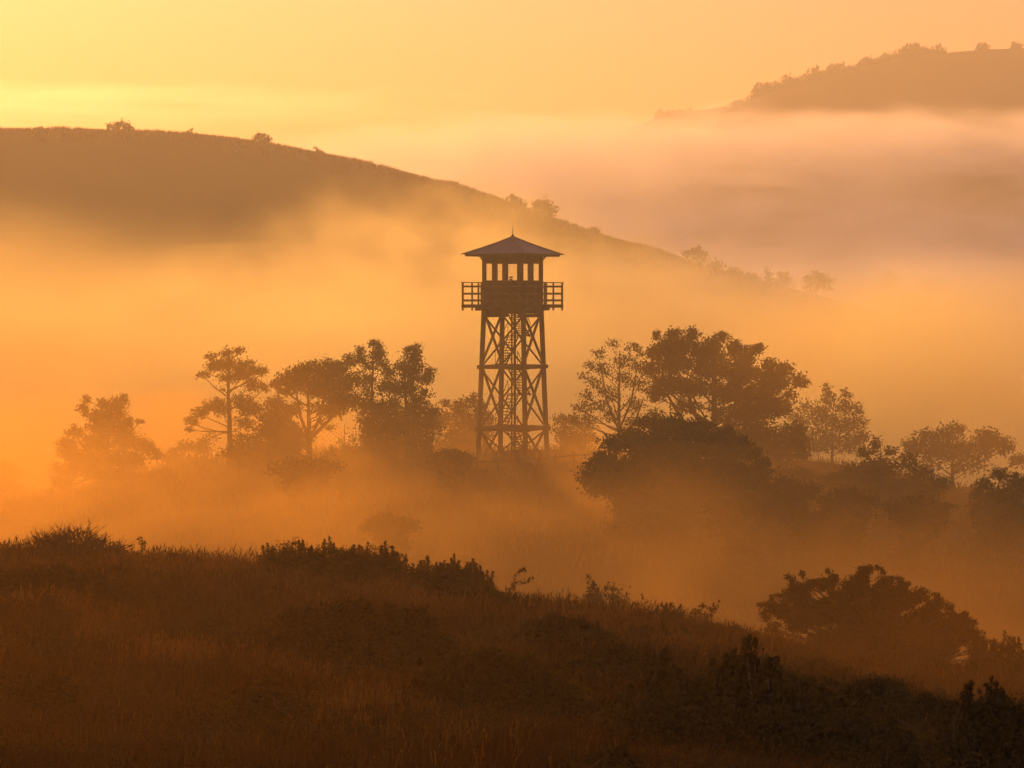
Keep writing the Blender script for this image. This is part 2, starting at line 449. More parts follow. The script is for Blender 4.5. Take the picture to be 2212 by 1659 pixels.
for k in range(4):
    b = TB(); a0 = R(90 * k); x, y = 0, -he + .12
    b.box((x * math.cos(a0) - y * math.sin(a0), x * math.sin(a0) + y * math.cos(a0), ze - .035), (2 * he - .22, .05, .13), a0)
    b.build('fascia', M['timber'], roof)
    for s in (-.97, -.33, .33, .97):
        b = TB()
        y0, y1 = -hc - .01, -he + .15
        p = lambda u, y, z: np.array((u * math.cos(a0) - y * math.sin(a0), u * math.sin(a0) + y * math.cos(a0), z))
        b.bar(p(s * hc * .92, y0, th(564)), p(s * hc * .92, y0 - .33, ze - .02), .07, .07)
        b.build('eave_bracket', M['timber'], roof)
b = TB(); b.box((0, 0, za + .05), (.20, .20, .10)); b.tube([(0, 0, za + .08), (0, 0, za + .2), (0, 0, za + .28)], [.09, .07, .015], 8); b.build('finial', M['roofing'], roof)
b = TB(); b.tube([(0, 0, za + .2), (0, 0, th(488))], [.022, .012], 6); b.build('lightning_rod', M['iron'], roof)

# ---- a post and rail fence round the foot of the tower
fence = tag(empty('fence', (0, TD - 1, 0)), 'low post and rail fence crossing the grass at the foot of the lookout tower', 'fence')
fp = [(845, 146), (890, 144.5), (940, 143.5), (985, 143), (1030, 142.8), (1075, 142.8), (1120, 143), (1165, 143.3), (1200, 143.8), (1239, 144.4), (1283, 145.4), (1330, 146.5)]
fpts = []
for px, d in fp:
    x = X(px, d); g = float(ground_z(x, d)); fpts.append(np.array((x, d, g)))
for p in fpts:
    b = MB(); b.tube([p - (0, TD - 1, .3), p + (0, -(TD - 1), 1.02)], [.075, .06], 7); b.build('post', M['timber'], fence)
for a, c in zip(fpts[:-1], fpts[1:]):
    for hz, w in ((.82, .09), (.42, .045)):
        b = MB(); b.bar(a + (0, -(TD - 1) - .06, hz), c + (0, -(TD - 1) - .06, hz), .05, w); b.build('rail', M['timber'], fence)
# ================================================================ trees and shrubs
def leaf_quads(c, size, r, aspect=.5, flat=0.0):
    """pointed leaf faces at the points c, each turned its own way"""
    n = len(c)
    a = r.normal(size=(n, 3)); a[:, 2] *= (1 - flat); a /= np.linalg.norm(a, axis=1)[:, None]
    b = np.cross(a, r.normal(size=(n, 3))); b /= np.linalg.norm(b, axis=1)[:, None] + 1e-9
    s = (size * r.uniform(.6, 1.4, n))[:, None]
    v = np.stack([c - a * s, c + b * s * aspect + a * s * .1, c + a * s, c - b * s * aspect + a * s * .1], 1)
    return v.reshape(-1, 3)
def leaf_mesh(name, v, m, parent, loc=None):
    f = np.arange(len(v)).reshape(-1, 4)
    return link(name, fast_mesh(name, v, f, m), parent, loc)

def make_tree(name, label, cat, px, d, clumps, trunk_px=None, r0=.16, leaf=.09, m='oak_leaf', dense=3.0, seed=0, group=None,
              base_py=None, lean=0.0, limbs=True, depth=.55, limb_from=.3, forks=None, bare=0.0, top=None):
    """clumps: (column, row, half width, half height[, density]) of the leaf masses as measured, at distance d"""
    r = np.random.default_rng(seed + 100)
    x0 = X(px, d); g = float(ground_z(x0, d)) if base_py is None else Z(base_py, d)
    root = tag(empty(name, (x0, d, g)), label, cat, group)
    if name in ('bush', 'shrub') and base_py is None:      # a bush is leafy down to the ground
        lo_ = max(c[1] for c in clumps); xs_ = [c[0] for c in clumps]; gp = HY - (g - EYE) * F / d
        if gp > lo_ + 6:
            a_, b_ = np.percentile(xs_, 13), np.percentile(xs_, 86)
            w_ = max((b_ - a_) / 5, 10)
            clumps = list(clumps) + [(q + r.uniform(-.75, .75) * w_, yy + r.uniform(-6, 6), w_ * r.uniform(.7, 1.15), max(10, (gp - lo_) * .32)) for yy in np.arange(lo_ + 8, gp, max(14, (gp - lo_) / 2.5)) for q in np.linspace(a_, b_, 5)]
    C = np.array([(X(c[0], d) - x0, Z(c[1], d) - g, c[2] * d / F, c[3] * d / F, (c[4] if len(c) > 4 else 1.0)) for c in clumps])
    W = max(np.abs(C[:, 0]).max(), .5)
    H = (C[:, 1] + C[:, 3] * .6).max() if top is None else Z(top, d) - g
    mid = np.median(C[:, 0])
    half = (C[:, 0].max() - C[:, 0].min()) / 2 + .3
    dy = r.normal(size=len(C)) * half * depth * np.sqrt(np.clip(1 - ((C[:, 0] - mid) / (half * 1.15)) ** 2, .08, 1)) * .6
    dy = np.clip(dy, -half, half)
    tb = MB()
    # trunk
    n = 7
    t = np.linspace(0, 1, n)
    wob = np.cumsum(r.normal(size=n) * .035 * H / n)
    tx = wob + lean * H * t ** 1.3
    tb.tube(np.c_[tx, np.zeros(n) + .5 * wob[::-1], -.4 + (H * .93 + .4) * t], r0 * (1 - .86 * t) * np.where(t == 0, 1.5, 1), 7)
    def at_trunk(h):
        q = np.clip((h + .4) / (H * .93 + .4), 0, 1); i = q * (n - 1)
        return np.array((np.interp(i, np.arange(n), tx), 0, h)), r0 * (1 - .86 * q)
    pts = []
    for (cx, cz, rx, rz, dn), oy in zip(C, dy):
        c = np.array((cx, oy, cz))
        ry = (rx + rz) / 2 * 1.15
        if limbs:
            reach = math.hypot(cx - np.interp(cz / H, t, tx), oy)
            h0 = np.clip(cz - rz * .3 - reach * r.uniform(.35, .8), H * limb_from * r.uniform(.8, 1.1), max(H * limb_from, cz * .96))
            s, rr = at_trunk(h0)
            e = c - np.array((0, 0, rz * .3))
            mid_ = (s + e) / 2 + np.array((0, 0, -reach * .06)) + r.normal(size=3) * reach * .05
            L0 = np.linalg.norm(e - s)
            ra = min(rr * .55, .012 + .016 * L0)
            tb.tube([s, s * .45 + mid_ * .55 + r.normal(size=3) * .02 * L0, mid_ * .6 + e * .4, e], [ra, ra * .75, ra * .55, ra * .25], 5)
            for _ in range(3 if rx > .35 else 2):     # twigs fanning into the leaf mass
                q = e + r.normal(size=3) * np.array((rx, ry, rz)) * .55 + (0, 0, rz * .2)
                b0 = mid_ * .3 + e * .7
                tb.tube([b0, (b0 + q) / 2 + r.normal(size=3) * .03, q], [ra * .4, ra * .28, ra * .12], 4)
        area = math.pi * rx * rz
        nl = max(12, int(1.75 * dense * dn * area / (leaf * leaf * .9)))
        ns = max(5, nl // 11)
        u = r.normal(size=(ns, 3)); u /= np.linalg.norm(u, axis=1)[:, None]
        u *= (r.uniform(size=ns) ** (1 / 2.4))[:, None]
        sub = c + u * np.array((rx, ry, rz))
        k = r.integers(0, ns, nl)
        sp = .55 * leaf + min(.13 * (rx + rz), 1.7 * leaf)
        pts.append(sub[k] + r.normal(size=(nl, 3)) * sp * np.array((1, 1, .8)))
    if forks:
        for fx, fy in forks:
            e = np.array((X(fx, d) - x0, r.normal() * .3, Z(fy, d) - g)); s, rr = at_trunk(e[2] * .35)
            mm = (s + e) / 2 + np.array(((e[0] - s[0]) * .18, 0, -.1))
            tb.tube([s, mm, e], [rr * .7, rr * .5, rr * .25], 6)
    tb.build('trunk', M['bark'], root, smooth=True)
    leaf_mesh('crown', leaf_quads(np.concatenate(pts), leaf, r), M[m], root)
    return root

def hit(px, py, lo=9.0, hi=60.0):
    """where the sight line through a photo point meets the near slope"""
    ys = np.linspace(lo, hi, 1200)
    z = ground_z(X(px, ys), ys); ray = Z(py, ys)
    i = np.argmax(ray < z)
    return float(ys[i]) if (ray < z).any() else hi

def make_shrub(name, label, cat, outline, d, n=220, leaf=.03, per=60, m='gorse_leaf', seed=0, group=None, spikes=(), spread=1.0, stems=True,
               depth=.5, droop=.0, spikew=.05, mound=.85):
    """shoots rise from the ground and end on a measured top outline; spikes are the longer shoots standing out of it"""
    r = np.random.default_rng(seed + 500)
    o = np.array(outline, float); ox = X(o[:, 0], d); oz = Z(o[:, 1], d)
    xm = (ox.min() + ox.max()) / 2; half = (ox.max() - ox.min()) / 2
    g0 = float(ground_z(xm, d))
    root = tag(empty(name, (xm, d, g0)), label, cat, group)
    u = r.uniform(-1, 1, n); v = r.uniform(-1, 1, n)
    x = xm + u * half; yv = v * half * depth
    top = np.interp(x, ox, oz); g = ground_z(x, d + yv)
    gf = ground_z(x, np.full(n, d))
    fall = np.sqrt(np.clip(1 - .9 * v * v, .05, 1))
    ragged = 1 - .22 * np.clip(waves(x * 1.0, yv + seed, .55 * half, 4, seed), -.6, 1)
    hgt = np.clip(top - gf, .12, None) * np.clip(ragged, .6, 1.12) * fall * (1 - (1 - mound) * r.uniform(0, 1, n) ** 1.5 * 2 * .5) * r.uniform(.86, 1.0, n)
    tips = [np.c_[x - xm, yv, g + hgt - g0]]
    bases = [np.c_[(x - xm) * .72, yv * .72, ground_z(xm + (x - xm) * .72, d + yv * .72) - g0 - .05]]
    cnt = [np.full(n, per)]; rad = [np.full(n, .16 * spread)]
    for s in spikes:
        sx, sy = X(s[0], d), Z(s[1], d)
        ww = s[2] if len(s) > 2 else 1.0
        for j in range(7):
            jx = sx + (j > 0) * r.normal() * .09 * ww; jz = sy - (j > 0) * abs(r.normal()) * .2
            dd = r.normal() * half * depth * .2
            tips.append(np.array([[jx - xm, dd, jz - g0]])); gb = float(ground_z(jx, d + dd))
            bases.append(np.array([[jx - xm + r.normal() * .12, dd + r.normal() * .1, gb - g0]])); cnt.append(np.array([int(per * 2.0)])); rad.append(np.array([spikew * ww]))
    tips = np.concatenate(tips); bases = np.concatenate(bases); cnt = np.concatenate(cnt); rad = np.concatenate(rad)
    if stems:
        b = MB()
        for i in range(0, len(tips), 2 if len(tips) > 160 else 1):
            mm = (tips[i] + bases[i]) / 2 + r.normal(size=3) * .04 + (tips[i] - bases[i]) * np.array((-.08, -.08, .05))
            b.tube([bases[i], mm, tips[i]], [.012, .008, .003], 4)
        b.build('stem', M['bark'], root, smooth=True)
    idx = np.repeat(np.arange(len(tips)), cnt)
    t = 1 - r.uniform(0, 1, len(idx)) ** 1.3 * .85
    p = bases[idx] * (1 - t)[:, None] + tips[idx] * t[:, None]
    w = rad[idx] * np.clip(1.12 - t, .06, 1) ** .8
    p = p + r.normal(size=p.shape) * w[:, None] * np.array((1, 1, .7))
    leaf_mesh('foliage', leaf_quads(p, leaf, r, .42), M[m], root)
    return root

def make_sprig(name, label, cat, base, tips, d, leaf=.03, nl=60, m='gorse_leaf', seed=0, rad=.008, spread=.03, group=None, bare=.35):
    """a thin plant of a few bending stems with leaves towards the ends"""
    r = np.random.default_rng(seed + 900)
    x0 = X(base[0], d); g = float(ground_z(x0, d))
    root = tag(empty(name, (x0, d, g)), label, cat, group)
    b = MB(); pts = []
    for path in tips:
        q = [np.array((0, 0, -.05))] + [np.array((X(a, d) - x0, r.normal() * .05, Z(c, d) - g)) for a, c in path]
        q = np.array(q); b.tube(q, np.linspace(rad, rad * .35, len(q)), 5)
        t = r.uniform(bare, 1, nl) * (len(q) - 1); i = np.minimum(t.astype(int), len(q) - 2); ff = (t - i)[:, None]
        pts.append(q[i] * (1 - ff) + q[i + 1] * ff + r.normal(size=(nl, 3)) * spread)
    b.build('stem', M['bark'], root, smooth=True)
    leaf_mesh('foliage', leaf_quads(np.concatenate(pts), leaf, r, .6), M[m], root)
    return root
# ================================================================ the trees and bushes on the tower's knoll
G = 'trees in the mist around the lookout tower'
T = make_tree
T('tree', 'broad ragged tree standing alone left of the slender pine, its foot in orange mist', 'tree', 232, 150, [(191,862,7,8),(193,878,10,8),(216,870,9,10),(250,865,13,8),(268,854,6,5),(263,865,8,5),(234,883,26,14),
  (177,895,7,6),(208,899,22,13),(245,901,20,14),(280,906,10,9),(297,912,7,5),(174,930,18,11),(221,925,32,17),(268,927,20,15),(156,956,20,13),(203,956,34,18),(260,956,34,18),(307,961,22,12),(328,971,16,9),(338,982,9,9),
  (138,979,20,12),(169,992,28,16),(221,992,40,20),(286,990,38,18),(117,1013,13,10),(146,1018,24,12),(195,1024,36,16),(115,1042,13,11),(135,1047,20,10),(112,1060,9,7),(260,1029,50,20)], r0=.2, seed=1, dense=3.4, group=G)
T('pine_tree', 'slender straight-trunked pine with two tiers of open crown left of the umbrella pine', 'tree', 497, 150, [(516,756,10,8),(484,764,15,10),(452,771,13,8,.8),(496,785,28,13),(466,791,20,11),(436,809,15,7,.8),(530,791,22,11),(554,803,18,9),
  (575,800,7,6),(512,812,32,12),(484,819,20,9,.7),(548,831,24,10,.8),(572,834,14,9,.6),(478,840,15,4,.3),(475,870,17,8),(454,879,22,11),(433,891,18,11),(414,910,13,10,.9),(405,928,9,6,.8),(475,888,18,10,.6),(521,867,26,13),(542,885,28,15,.9),(530,913,24,12,.6),
  (521,949,22,12,.35),(448,945,20,9,.2)], r0=.24, m='pine_leaf', seed=2, dense=2.8, group=G, leaf=.085, top=752, limb_from=.32, depth=.45)
T('pine_tree', 'wide umbrella-shaped pine with forked limbs showing under its flat crown', 'tree', 667, 149, [(615,822,22,14),(597,831,11,10),(642,809,26,16),(676,800,24,17),(706,797,24,16),(736,797,20,15),(657,831,44,12),(703,825,34,17),(749,825,30,20),
  (615,846,18,8),(724,861,26,14),(712,885,28,13,.8),(680,880,18,8,.5),(636,872,14,6,.4),(690,845,30,10),(745,870,26,18)], r0=.26, m='pine_leaf', seed=3, dense=3.8, group=G, leaf=.10, forks=[(600,850),(640,840),(700,850),(740,845)], limb_from=.5, top=815)
T('tree', 'tall narrow tree rising behind the right side of the umbrella pine', 'tree', 803, 154, [(809,743,11,11),(821,758,9,13),(815,770,17,15),(776,758,10,12),(779,779,17,13),(752,770,9,9),(758,785,13,8),(828,785,12,11),(803,791,16,10,.7),(788,819,24,18,.8),(800,850,30,14,.5)],
  r0=.2, seed=4, dense=2.4, group=G, limb_from=.55)
T('tree', 'tree with a pointed top and broad arms nearest the left legs of the lookout tower', 'tree', 882, 151, [(879,755,8,9),(897,755,13,10),(888,773,17,11),(870,791,19,11),(900,788,17,14),(888,812,32,16),(928,803,13,11),(922,822,15,10),(840,806,16,13),(840,837,24,17),(876,843,32,16),
  (918,849,15,9,.7),(900,864,22,13,.8),(850,868,26,12,.5)], r0=.2, seed=5, dense=2.8, group=G, limb_from=.4)
T('tree', 'small misty tree cut by the left edge of the picture', 'tree', 8, 178, [(10,1005,14,12),(29,1021,18,10),(16,1039,18,12),(31,1060,26,12),(-10,1030,24,20),(-14,1060,26,20)], r0=.14, seed=6, dense=2.2, group=G)
T('tree', 'fine twigged airy tree right of the lookout tower, sky showing through its crown', 'tree', 1337, 152, [(1324,744,13,9),(1358,749,17,10),(1382,758,11,11),(1296,768,17,10),(1339,777,26,15),(1377,787,17,16),(1276,787,15,10),(1305,801,26,14),(1262,813,13,8),
  (1353,820,26,16),(1387,830,20,16),(1286,830,20,12),(1267,854,17,12),(1315,849,26,15),(1253,878,20,14),(1296,878,26,15),(1372,873,24,18),(1238,902,17,12),(1276,907,24,11),(1315,902,20,14),(1367,911,20,16),(1410,900,24,20)],
  r0=.17, seed=7, dense=1.1, group=G, leaf=.085, limb_from=.25, forks=[(1300,800),(1375,800),(1390,860)], depth=.7)
T('oak_tree', 'largest dense dark oak with a domed leafy crown, right of the airy tree', 'tree', 1545, 148, [(1425,725,10,8),(1412,762,15,15),(1405,800,17,17),(1415,850,18,16),(1459,725,16,12),(1497,725,14,13),(1439,749,26,20),(1482,749,30,20),(1564,727,14,11),(1554,749,20,16),(1525,758,24,16),(1593,753,20,15),(1631,751,14,10),
  (1612,773,26,20),(1459,787,42,24),(1535,792,52,28),(1597,806,42,24),(1655,787,15,14),(1660,816,30,20),(1693,797,18,14),(1722,820,17,13),(1698,830,20,16),(1439,830,34,22),(1502,840,50,22,.9),(1573,849,52,24,.9),(1645,849,38,24),(1708,854,12,8),(1487,878,40,14,.45),
  (1631,892,56,26),(1688,878,24,20),(1631,940,64,30),(1712,931,24,24),(1727,959,24,18),(1741,985,14,10),(1679,979,52,24),(1560,890,40,16,.5)], r0=.34, seed=8, dense=3.9, group=G, leaf=.10, limb_from=.28, forks=[(1480,830),(1600,830),(1440,850)])
T('tree', 'pale tree with spindly upright branches fading into the mist behind the big oak', 'tree', 1800, 202, [(1789,840,9,12),(1794,864,18,16),(1827,849,9,12),(1822,878,24,20),(1856,883,11,12),(1775,892,26,22),(1736,878,20,12,.7),(1727,902,24,20,.8),(1847,916,24,20),(1799,921,42,26),
  (1861,940,16,16),(1765,955,40,26),(1832,959,40,22)], r0=.2, seed=9, dense=1.7, group=G, leaf=.12)
T('tree', 'hazy round-headed tree at the far right with sky gaps under its crown', 'tree', 2062, 190, [(1976,964,24,15),(2009,945,30,15),(2062,935,30,15),(2074,926,11,7),(2120,938,24,14),(2139,955,30,20),(2177,964,20,16),(2038,974,52,24),(2110,979,52,24),(2196,993,18,14),(1966,985,16,13),
  (2014,1007,30,12,.5),(2100,1010,50,14,.6)], r0=.25, seed=10, dense=2.4, group=G, leaf=.13, limb_from=.35)
GB = 'bushes in the mist around the lookout tower'
T('bush', 'big rounded dark bush in front of the large oak and the airy tree', 'bush', 1463, 120, [(1401,916,20,13),(1449,921,48,20),(1497,926,34,20),(1363,945,24,16),(1324,959,23,17),(1391,959,52,28),(1463,969,66,34),(1535,955,44,24),(1573,940,22,14),(1597,959,25,15),(1583,988,44,20),
  (1631,983,23,13),(1650,1000,13,10),(1305,998,22,20),(1367,1017,58,32),(1463,1031,80,36),(1559,1026,66,32),(1300,1030,24,24),(1640,1026,26,22)], r0=.13, seed=11, dense=5, m='dark_leaf', group=GB, leaf=.09, limb_from=.15)
T('bush', 'spiky topped bush right of the big rounded bush, tall shoots at its top', 'bush', 1905, 128, [(1870,978,14,12),(1899,959,8,15),(1890,975,9,9),(1928,974,12,10),(1870,1007,32,15),(1832,1017,23,15),(1918,1012,40,18),(1966,1002,17,18),(1990,1026,28,15),(2028,1041,24,13),(1894,1055,66,30),(1813,1041,22,18),(1976,1060,50,24)],
  r0=.1, seed=12, dense=2.6, group=GB, leaf=.085, limb_from=.1)
T('bush', 'low dark bush at the right edge of the picture, below the hazy round-headed tree', 'bush', 2160, 118, [(2129,1050,22,14),(2158,1026,18,14),(2187,1036,20,14),(2206,1055,30,22),(2158,1070,44,22),(2115,1068,12,10),(2230,1040,24,22),(2180,1100,60,26)], r0=.1, seed=13, dense=2.6, group=GB, leaf=.08, limb_from=.1)
T('bush', 'low hedge-like bush between the big rounded bush and the spiky topped bush', 'bush', 1727, 136, [(1679,1028,26,15),(1727,1028,30,15),(1770,1037,26,14),(1720,1055,60,20),(1790,1060,30,18)], r0=.08, seed=14, dense=3, group=GB, leaf=.09, limb_from=.1)
T('bush', 'low rounded bush on the grass left of the foot of the lookout tower', 'bush', 972, 136, [(972,985,34,12),(945,993,24,12),(1002,992,22,12),(972,1004,46,14)], r0=.06, seed=15, dense=3.5, m='dark_leaf', group=GB, leaf=.085, limb_from=.1)
T('bush', 'wide mist-veiled bush directly behind the left legs of the lookout tower', 'bush', 1000, 170, [(961,872,10,9),(992,879,22,14),(1019,861,13,13),(1035,880,18,16),(992,910,44,24),(945,905,26,22),(1040,920,34,28),(1000,950,60,24)], r0=.12, seed=16, dense=2.4, group=GB, limb_from=.1)
T('bush', 'loose pale bush between the lookout tower and the airy tree', 'bush', 1235, 172, [(1205,905,16,11,.7),(1230,912,20,12,.7),(1262,925,26,16,.8),(1215,935,30,18,.8),(1250,950,46,18)], r0=.09, seed=17, dense=1.8, group=GB, limb_from=.1)
T('bush', 'leafy bush filling the gap between the tall narrow tree and the pointed tree', 'bush', 812, 147, [(809,885,38,22),(780,872,24,16),(840,880,34,22),(825,922,42,22),(870,900,36,24),(790,905,18,18)], r0=.1, seed=18, dense=2.0, group=GB, limb_from=.1)
T('bush', 'bush under the pointed tree, just left of the bush behind the tower legs', 'bush', 890, 148, [(885,922,40,24),(931,889,18,15),(925,925,30,24),(880,950,50,18),(900,885,30,20)], r0=.1, seed=19, dense=2.1, group=GB, limb_from=.1)
T('bush', 'scrubby bush under the left arm of the umbrella pine', 'bush', 605, 147, [(594,874,25,14),(615,889,26,14),(590,905,34,18),(636,885,15,8),(581,936,42,24),(642,945,34,24),(610,925,36,20)], r0=.1, seed=20, dense=2.8, group=GB, limb_from=.1)
T('bush', 'low tangle of scrub at the foot of the slender pine', 'bush', 545, 146, [(545,966,46,15),(500,978,30,11),(590,972,40,15),(530,950,24,10,.5)], r0=.06, seed=21, dense=2.6, group=GB, limb_from=.1)
T('bush', 'bare branched thicket in the bright gap below the umbrella pine', 'bush', 745, 147, [(715,925,18,10,.35),(770,940,22,14,.25),(745,955,26,10,.3),(690,915,18,9,.5),(735,975,50,9,.8),(800,965,20,14,.7)], r0=.07, seed=22, dense=1.6, group=GB, limb_from=.1, leaf=.08)
T('bush', 'pale low bush between the lone ragged tree and the slender pine', 'bush', 405, 158, [(402,965,22,12),(430,972,26,12),(380,980,20,12),(440,955,14,10,.6),(360,990,24,10)], r0=.06, seed=23, dense=2, group=GB, limb_from=.1)
T('bush', 'faint dark bush on the open slope below the umbrella pine', 'bush', 655, 132, [(655,1003,50,16),(610,1012,34,13),(700,1010,36,14)], r0=.06, seed=24, dense=1.8, m='dark_leaf', group=GB, limb_from=.1)
T('bush', 'dim bush low on the misty slope, nearest the foreground ridge', 'bush', 845, 112, [(845,1128,42,13),(810,1138,28,12),(880,1138,28,12)], r0=.05, seed=25, dense=3, m='dark_leaf', group=GB, leaf=.07, limb_from=.1)

# the continuous scrubby bank running down to the right
for i, (px, d, cl, lab) in enumerate([
    (1705, 118, [(1660,1060,34,16),(1700,1048,34,16),(1745,1062,32,16),(1690,1085,60,20)], 'dense bush on the misty bank directly right of the big rounded bush'),
    (1830, 116, [(1790,1082,30,15),(1830,1070,34,16),(1868,1086,30,15),(1830,1108,60,20)], 'dense bush on the misty bank in front of the spiky topped bush'),
    (1985, 114, [(1945,1098,32,15),(1985,1086,36,16),(2030,1100,30,15),(1985,1124,64,20)], 'dense bush on the misty bank between the spiky topped bush and the right edge'),
    (1600, 110, [(1560,1100,36,15),(1600,1090,38,15),(1645,1102,34,15),(1600,1126,70,20)], 'dense bush at the foot of the misty bank below the big rounded bush'),
    (1780, 108, [(1735,1132,36,15),(1785,1122,38,16),(1830,1136,34,15),(1780,1158,70,20)], 'lowest dense bush on the misty bank, above the big tree-like shrub')]):
    T('bush', lab, 'bush', px, d, cl, r0=.08, seed=110 + i, dense=3.2, m='dark_leaf', group=GB, leaf=.08, limb_from=.1)
# ---- bushes along the crest of the long left hill
GH = 'bushes on the crest of the left hill'
def hb(label, px, cl, d=H1, leaf=.34, seed=0, dense=2.6, name='bush', cat='bush', g=GH, base=None):
    z = float(hill_z(X(px, d), d)) if base is None else base
    cl = [(c[0], c[1] - 4) + tuple(c[2:]) for c in cl]
    return T(name, label, cat, px, d, cl, r0=.2, leaf=leaf, seed=seed, dense=dense, group=g, base_py=HY - (z - EYE) * F / d, limb_from=.1)
hb('wide flat-topped bush, the leftmost on the crest of the left hill', 257, [(236,278,9,6),(255,274,14,6),(275,279,12,6),(288,284,8,4),(257,284,28,5)], seed=31)
hb('round bush with a small companion on the crest of the left hill', 566, [(557,300,7,6),(568,300,9,7),(577,306,8,6),(566,309,18,5)], seed=32)
hb('tiny bush between the flat-topped and the round bush on the left hill', 415, [(415,292,5,4),(419,296,8,3)], seed=33)
hb('tiny bush right of the round bush on the crest of the left hill', 688, [(686,330,6,4),(692,334,9,4)], seed=34)
hb('small bush halfway down the skyline of the left hill', 982, [(978,400,7,4),(990,402,5,5),(970,402,12,4)], seed=35, d=448)
hb('leafy bush on the lower skyline just left of the twin-humped bush', 1114, [(1108,436,9,8),(1120,441,10,8),(1130,450,10,6)], seed=36, d=446)
hb('broad twin-humped bush on the skyline above and right of the tower roof', 1172, [(1160,448,12,10),(1176,448,14,9),(1190,458,11,10),(1170,462,24,10)], seed=37, d=446)
hb('misty tree on the lower right shoulder of the left hill', 1503, [(1492,552,12,9),(1508,546,11,9),(1515,558,14,10),(1500,568,22,10)], seed=38, d=444, name='tree', cat='tree')
for i, (px, py, w, h) in enumerate([(1280, 503, 14, 4), (1545, 576, 18, 7), (1585, 592, 16, 6), (1620, 604, 18, 6)]):
    hb('low bush hugging the misty lower skyline of the left hill', px, [(px, py, w, h), (px + w * .5, py + h * .6, w * .8, h)], seed=40 + i, d=444, g='low bushes on the lower skyline of the left hill')
hb('thin upright tree in the line of misty trees at the foot of the left hill', 1657, [(1657,594,4,10),(1656,605,7,8),(1660,614,12,6)], seed=45, d=430, name='tree', cat='tree')
hb('rounded misty tree next to the thin upright tree at the foot of the left hill', 1692, [(1688,598,9,8),(1694,606,13,8),(1690,616,22,7)], seed=46, d=430, name='tree', cat='tree')
hb('broad misty tree at the right end of the line below the left hill', 1762, [(1748,606,12,8),(1762,600,13,8),(1778,608,14,8),(1765,618,34,9)], seed=47, d=430, name='tree', cat='tree')
hb('very faint tree in the fog right of the broad misty tree', 1920, [(1916,596,9,10),(1925,606,14,9),(1920,616,26,8)], seed=48, d=520, base=-20, name='tree', cat='tree')
hb('faintest low trees at the right end of the fog line', 2022, [(2005,616,14,6),(2030,612,11,8),(2020,622,30,7)], seed=49, d=520, base=-20, name='tree', cat='tree')

# ---- trees along the far ridge
GR = 'trees lining the crest of the far right ridge'
def ridge_proto(seed, shape):
    pc = [(1500 + a, 300 + b, w, h) for a, b, w, h in shape]
    return T('tree', 'misty tree in the unbroken line climbing the far right ridge', 'tree', 1500, H2, pc, r0=.35, leaf=.65, seed=seed, dense=2.4, group=GR, base_py=316, limb_from=.1)
protos = [ridge_proto(60, [(0, 4, 12, 8), (-8, 8, 9, 7), (9, 7, 9, 7), (0, 12, 18, 6)]), ridge_proto(61, [(0, 2, 8, 9), (6, 8, 9, 7), (-7, 9, 9, 6), (0, 12, 15, 6)]), ridge_proto(62, [(-6, 5, 10, 7), (7, 4, 9, 8), (0, 11, 18, 6)])]
def copy_tree(o):
    c = o.copy(); col.objects.link(c)
    for ch in kids(o):
        k = ch.copy(); col.objects.link(k); k.parent = c
    return c
def ridge_tree(i, px, s, label=None, zf=ridge_z, d=H2, dz=0.0):
    o = protos[i % 3] if i < 3 else copy_tree(protos[i % 3])
    x = X(px, d); o.location = (x, d, float(zf(x, d)) - .6 + dz); o.scale = (s, s, s * (.9 + .1 * (i % 4)))
    if label: o['label'] = label
    return o
rr_ = random.Random(5)
k = 0
for px in np.arange(1566, 1978, 13.0):
    p = px + rr_.uniform(-5, 5); ridge_tree(k, p, rr_.uniform(.62, 1.0)); k += 1
for px, s in ((1646, 1.5), (1705, 1.25), (1757, 1.35), (1800, 1.1), (1878, 1.1), (1942, 1.15), (1966, 1.35)):
    ridge_tree(k, px, s); k += 1
ridge_tree(k, 1998, .8, 'low tree just past the end of the unbroken line on the far right ridge'); k += 1
ridge_tree(k, 2022, 1.15, 'round tree standing apart on the bare part of the far right ridge'); k += 1
ridge_tree(k, 2117, .85, 'lone small tree on the smooth crest near the right edge of the picture'); k += 1
ridge_tree(k, 2190, .75, 'flat bush on the smooth crest at the very right edge of the picture'); k += 1
for px, s in ((1425, 1.0), (1447, .95), (1470, .7), (1490, .6)):
    o = ridge_tree(k, px, s, 'ghostly tree on the faint spur behind the far right ridge', spur_z, H3); o['group'] = 'trees on the faint spur'; k += 1
# ================================================================ shrubs and grass on the near slope
GS = 'shrubs on the near slope'
S = make_shrub
